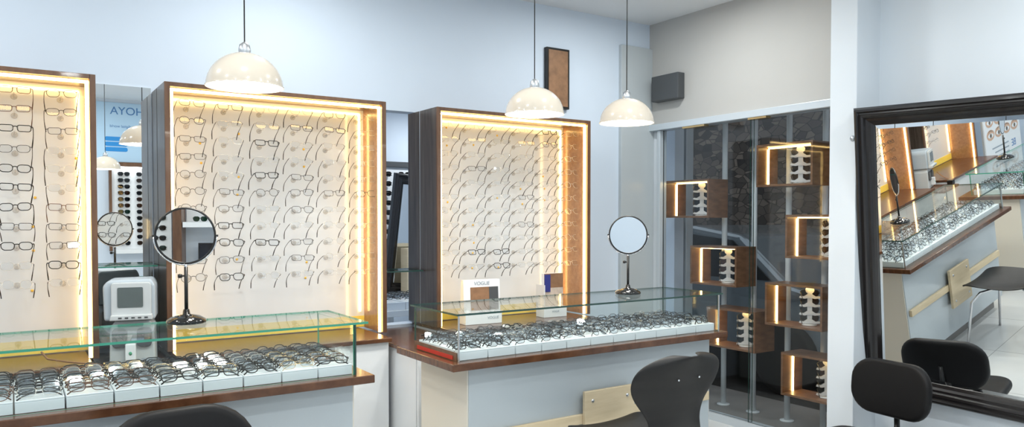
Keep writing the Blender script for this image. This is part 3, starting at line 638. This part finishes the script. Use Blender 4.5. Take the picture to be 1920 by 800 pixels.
t = thing('desk_monitor', 'black monitor under the white wall shelf', 'monitor', (.02, YF + .10, .80), R(180))
MB().box(-.20, .20, -.02, .0, .08, .33).box(-.03, .03, -.0, .03, .02, .2).obj('body', 'black', t, .003); MB().box(-.19, .19, -.0225, -.0205, .09, .32).obj('screen', 'tv', t); MB().box(-.10, .10, -.07, .08, 0, .0195).obj('foot', 'black', t, .003)
t = thing('side_desk', 'grey side desk against the wall behind the camera', 'desk', (.12, YF + .001, 0), R(180))
MB().box(-.40, .42, -.30, 0, .765, .7995).obj('top', 'greyp', t, .002); MB().box(-.40, .42, -.28, -.26, 0, .7645).obj('front_panel', 'greyp', t, .002)
t = thing('wall_television', 'black television on the wall behind the camera', 'television', (2.75, YF + .002, 1.25), R(180))
MB().box(-.35, .35, -.05, 0, 0, .42).obj('body', 'black', t, .004); MB().box(-.335, .335, -.052, -.0505, .015, .405).obj('screen', 'tv', t)
# contact lens poster on the left wall, seen in the framed mirror
def eye(b, x, z, w):
    b.prism([(x + w * .5 * math.cos(R(a)), z + w * .30 * math.sin(R(a))) for a in range(0, 360, 20)], -.0085, -.0075, 0)
    b.prism([(x + w * .36 * math.cos(R(a)), z - w * .03 + w * .13 * math.sin(R(a)) ) for a in range(0, 360, 20)], -.0092, -.0086, 1)
    b.prism([(x + w * .12 * math.cos(R(a)), z - w * .03 + w * .12 * math.sin(R(a))) for a in range(0, 360, 30)], -.0098, -.0093, 2)
    b.prism([(x - w * .42, z + w * .14), (x, z + w * .24), (x + w * .42, z + w * .16), (x, z + w * .28)], -.0098, -.0093, 2)
POSTER = thing('poster_board', 'white contact lens poster board of printed eyes beside the left display cabinet', 'poster', (-1.32, 3.66, .28), 0)
t = POSTER
MB().box(-.45, .45, -.007, 0, 0, 1.25).obj('sheet', 'paper', t); MB().box(-.46, .46, .0005, .02, -.02, 1.26).box(-.40, -.36, .0, .02, -.28, -.02).box(.36, .40, .0, .02, -.28, -.02).box(-.42, -.34, -.12, .14, -.28, -.265).box(.34, .42, -.12, .14, -.28, -.265).obj('stand', 'alu', t)
for (z, n, w) in ((1.10, 3, .22), (.93, 4, .19), (.79, 4, .19), (.65, 4, .19), (.12, 4, .19)):
    for k in range(n):
        b = MB(); eye(b, (-.0 + (k - (n - 1) / 2) * w * 1.08), z, w); b.obj('printed_eye', ['skin', 'paper', 'iris'], t)
text('lettering', 'BE', .11, 'ink', t, (-.25, -.008, .46))
for k in range(5): MB().box(-.12, .30 - .06 * (k % 3), -.0085, -.0075, .49 - .05 * k, .505 - .05 * k).obj('text_line', 'inkg', t)

# ---------------------------------------------------------------- parked car in the street
t = thing('parked_car', 'silver blue car parked outside the shop window', 'car', (6.2, 5.2, -.12))
prof = [(-2.0, .30), (-2.0, .68), (-1.85, .80), (-1.25, .92), (-.75, 1.34), (-.2, 1.42), (.7, 1.40), (1.35, .98), (1.9, .90), (2.0, .6), (2.0, .3)]
MB().prism(prof[::-1], -.8, .8, axis='x').obj('body', 'car', t, .06, 3)
for s in (-1, 1):
    MB().prism([(-1.1, .95), (-.68, 1.29), (-.05, 1.35), (-.05, .95)][::-1], s * .8 - .01, s * .8 + .01, axis='x').obj('side_window', 'carglass', t, .004)
    MB().prism([(.03, .95), (.03, 1.35), (.62, 1.33), (1.12, .97)][::-1], s * .8 - .01, s * .8 + .01, axis='x').obj('side_window', 'carglass', t, .004)
    for y in (-1.25, 1.3): MB().lathe([(.0001, -.1), (.26, -.1), (.31, -.08), (.31, .08), (.26, .1), (.17, .09), (.0001, .09)], seg=28, mx=Matrix.Translation((s * .76, y, .31)) @ Matrix.Rotation(R(90), 4, 'Y')).obj('wheel', 'rubber', t)

# ---------------------------------------------------------------- back room table, trays and displays
t = thing('side_table', 'white table in the back room seen through the narrow gap', 'table', (2.75, 5.35, 0))
MB().box(-.75, .75, -.40, .48, .655, .70).obj('top', 'white', t, .003)
for sx in (-.71, -.12, .71):
    for sy in (-.36, .44): MB().box(sx - .025, sx + .025, sy - .025, sy + .025, 0, .6545).obj('leg', 'white', t)
for k in range(4):
    o = TP.copy(); C.objects.link(o); o.scale = (1.15, 1, 1.5); o.rotation_euler = (0, 0, 0); o.location = (2.16 + k * .15, 4.97, .7005)
    tag(o, 'white glasses tray on the back room table, %s from the left' % ORD[k], 'tray', 'white trays on the back room table')
    for r in range(6): add_rest(('K', 'soft', True, 'lensb'), (2.16 + k * .15, 5.02 + r * .055, .79), (R(-40), 0, 0), .95)
t = thing('wall_sunglasses_rack', 'white sunglasses rack on the back room wall behind the small leaning mirror', 'display rack', (2.9, 6.58, 1.0))
MB().box(-.5, .4, -.02, .019, 0, .85).obj('panel', 'paper', t, .002)
MB().box(-.5, .4, -.14, .019, -.03, -.0005).obj('shelf', 'white', t, .002)
MB().box(-.5, .4, -.05, .019, .8505, .90).obj('top_bar', 'dark', t, .002)
for ci in range(4):
    for r in range(9):
        g = sunglasses('sun', True); g.location = (2.9 - .38 + .2 * ci, 6.52, 1.06 + .09 * r)
        tag(g, 'sunglasses on the back room rack, %s row up, %s column' % (ORD[r], ORD[ci]), 'sunglasses', 'sunglasses on the back room rack')
t = thing('cardboard_box', 'pale tan box standing on the back room table beside the small mirror', 'box', (2.78, 5.62, .7005))
MB().box(-.10, .16, -.06, .06, 0, .42).obj('carton', 'ply', t, .003)
MB().box(-.03, .03, -.0625, -.0605, .36, .42).obj('tape', 'cream', t)
t = thing('ceiling_light', 'round white recessed ceiling light of the back room', 'light', (2.2, 5.0, 2.42))
MB().lathe([(.085, -.004), (.105, -.012), (.11, -.002), (.11, 0)]).obj('rim', 'white', t)
MB().lathe([(.0001, -.006), (.085, -.006)]).obj('diffuser', 'lamp', t)
area('back_room_light', (2.2, 5.0, 2.40), .16, 14, (.93, .98, 1)); area('back_room_light', (3.3, 5.9, 2.40), .16, 14, (.93, .98, 1))
# the remaining folded glasses (past the 300 largest) as one object
b = MB(); mats = []
for g, mx in REST:
    for ch in g.children:
        me = ch.data; nm = me.materials[0]
        if nm not in mats: mats.append(nm)
        b.add([v.co for v in me.vertices], [tuple(p.vertices) for p in me.polygons], mats.index(nm), True, mx)
tag(b.obj('folded_eyeglasses', mats), 'folded glasses crowding the back rows of the white trays', 'eyeglasses', None, 'stuff')
for e in list(TEMPL.values()):
    if not e[1]:
        for ch in list(e[0].children): bpy.data.objects.remove(ch)
        bpy.data.objects.remove(e[0])
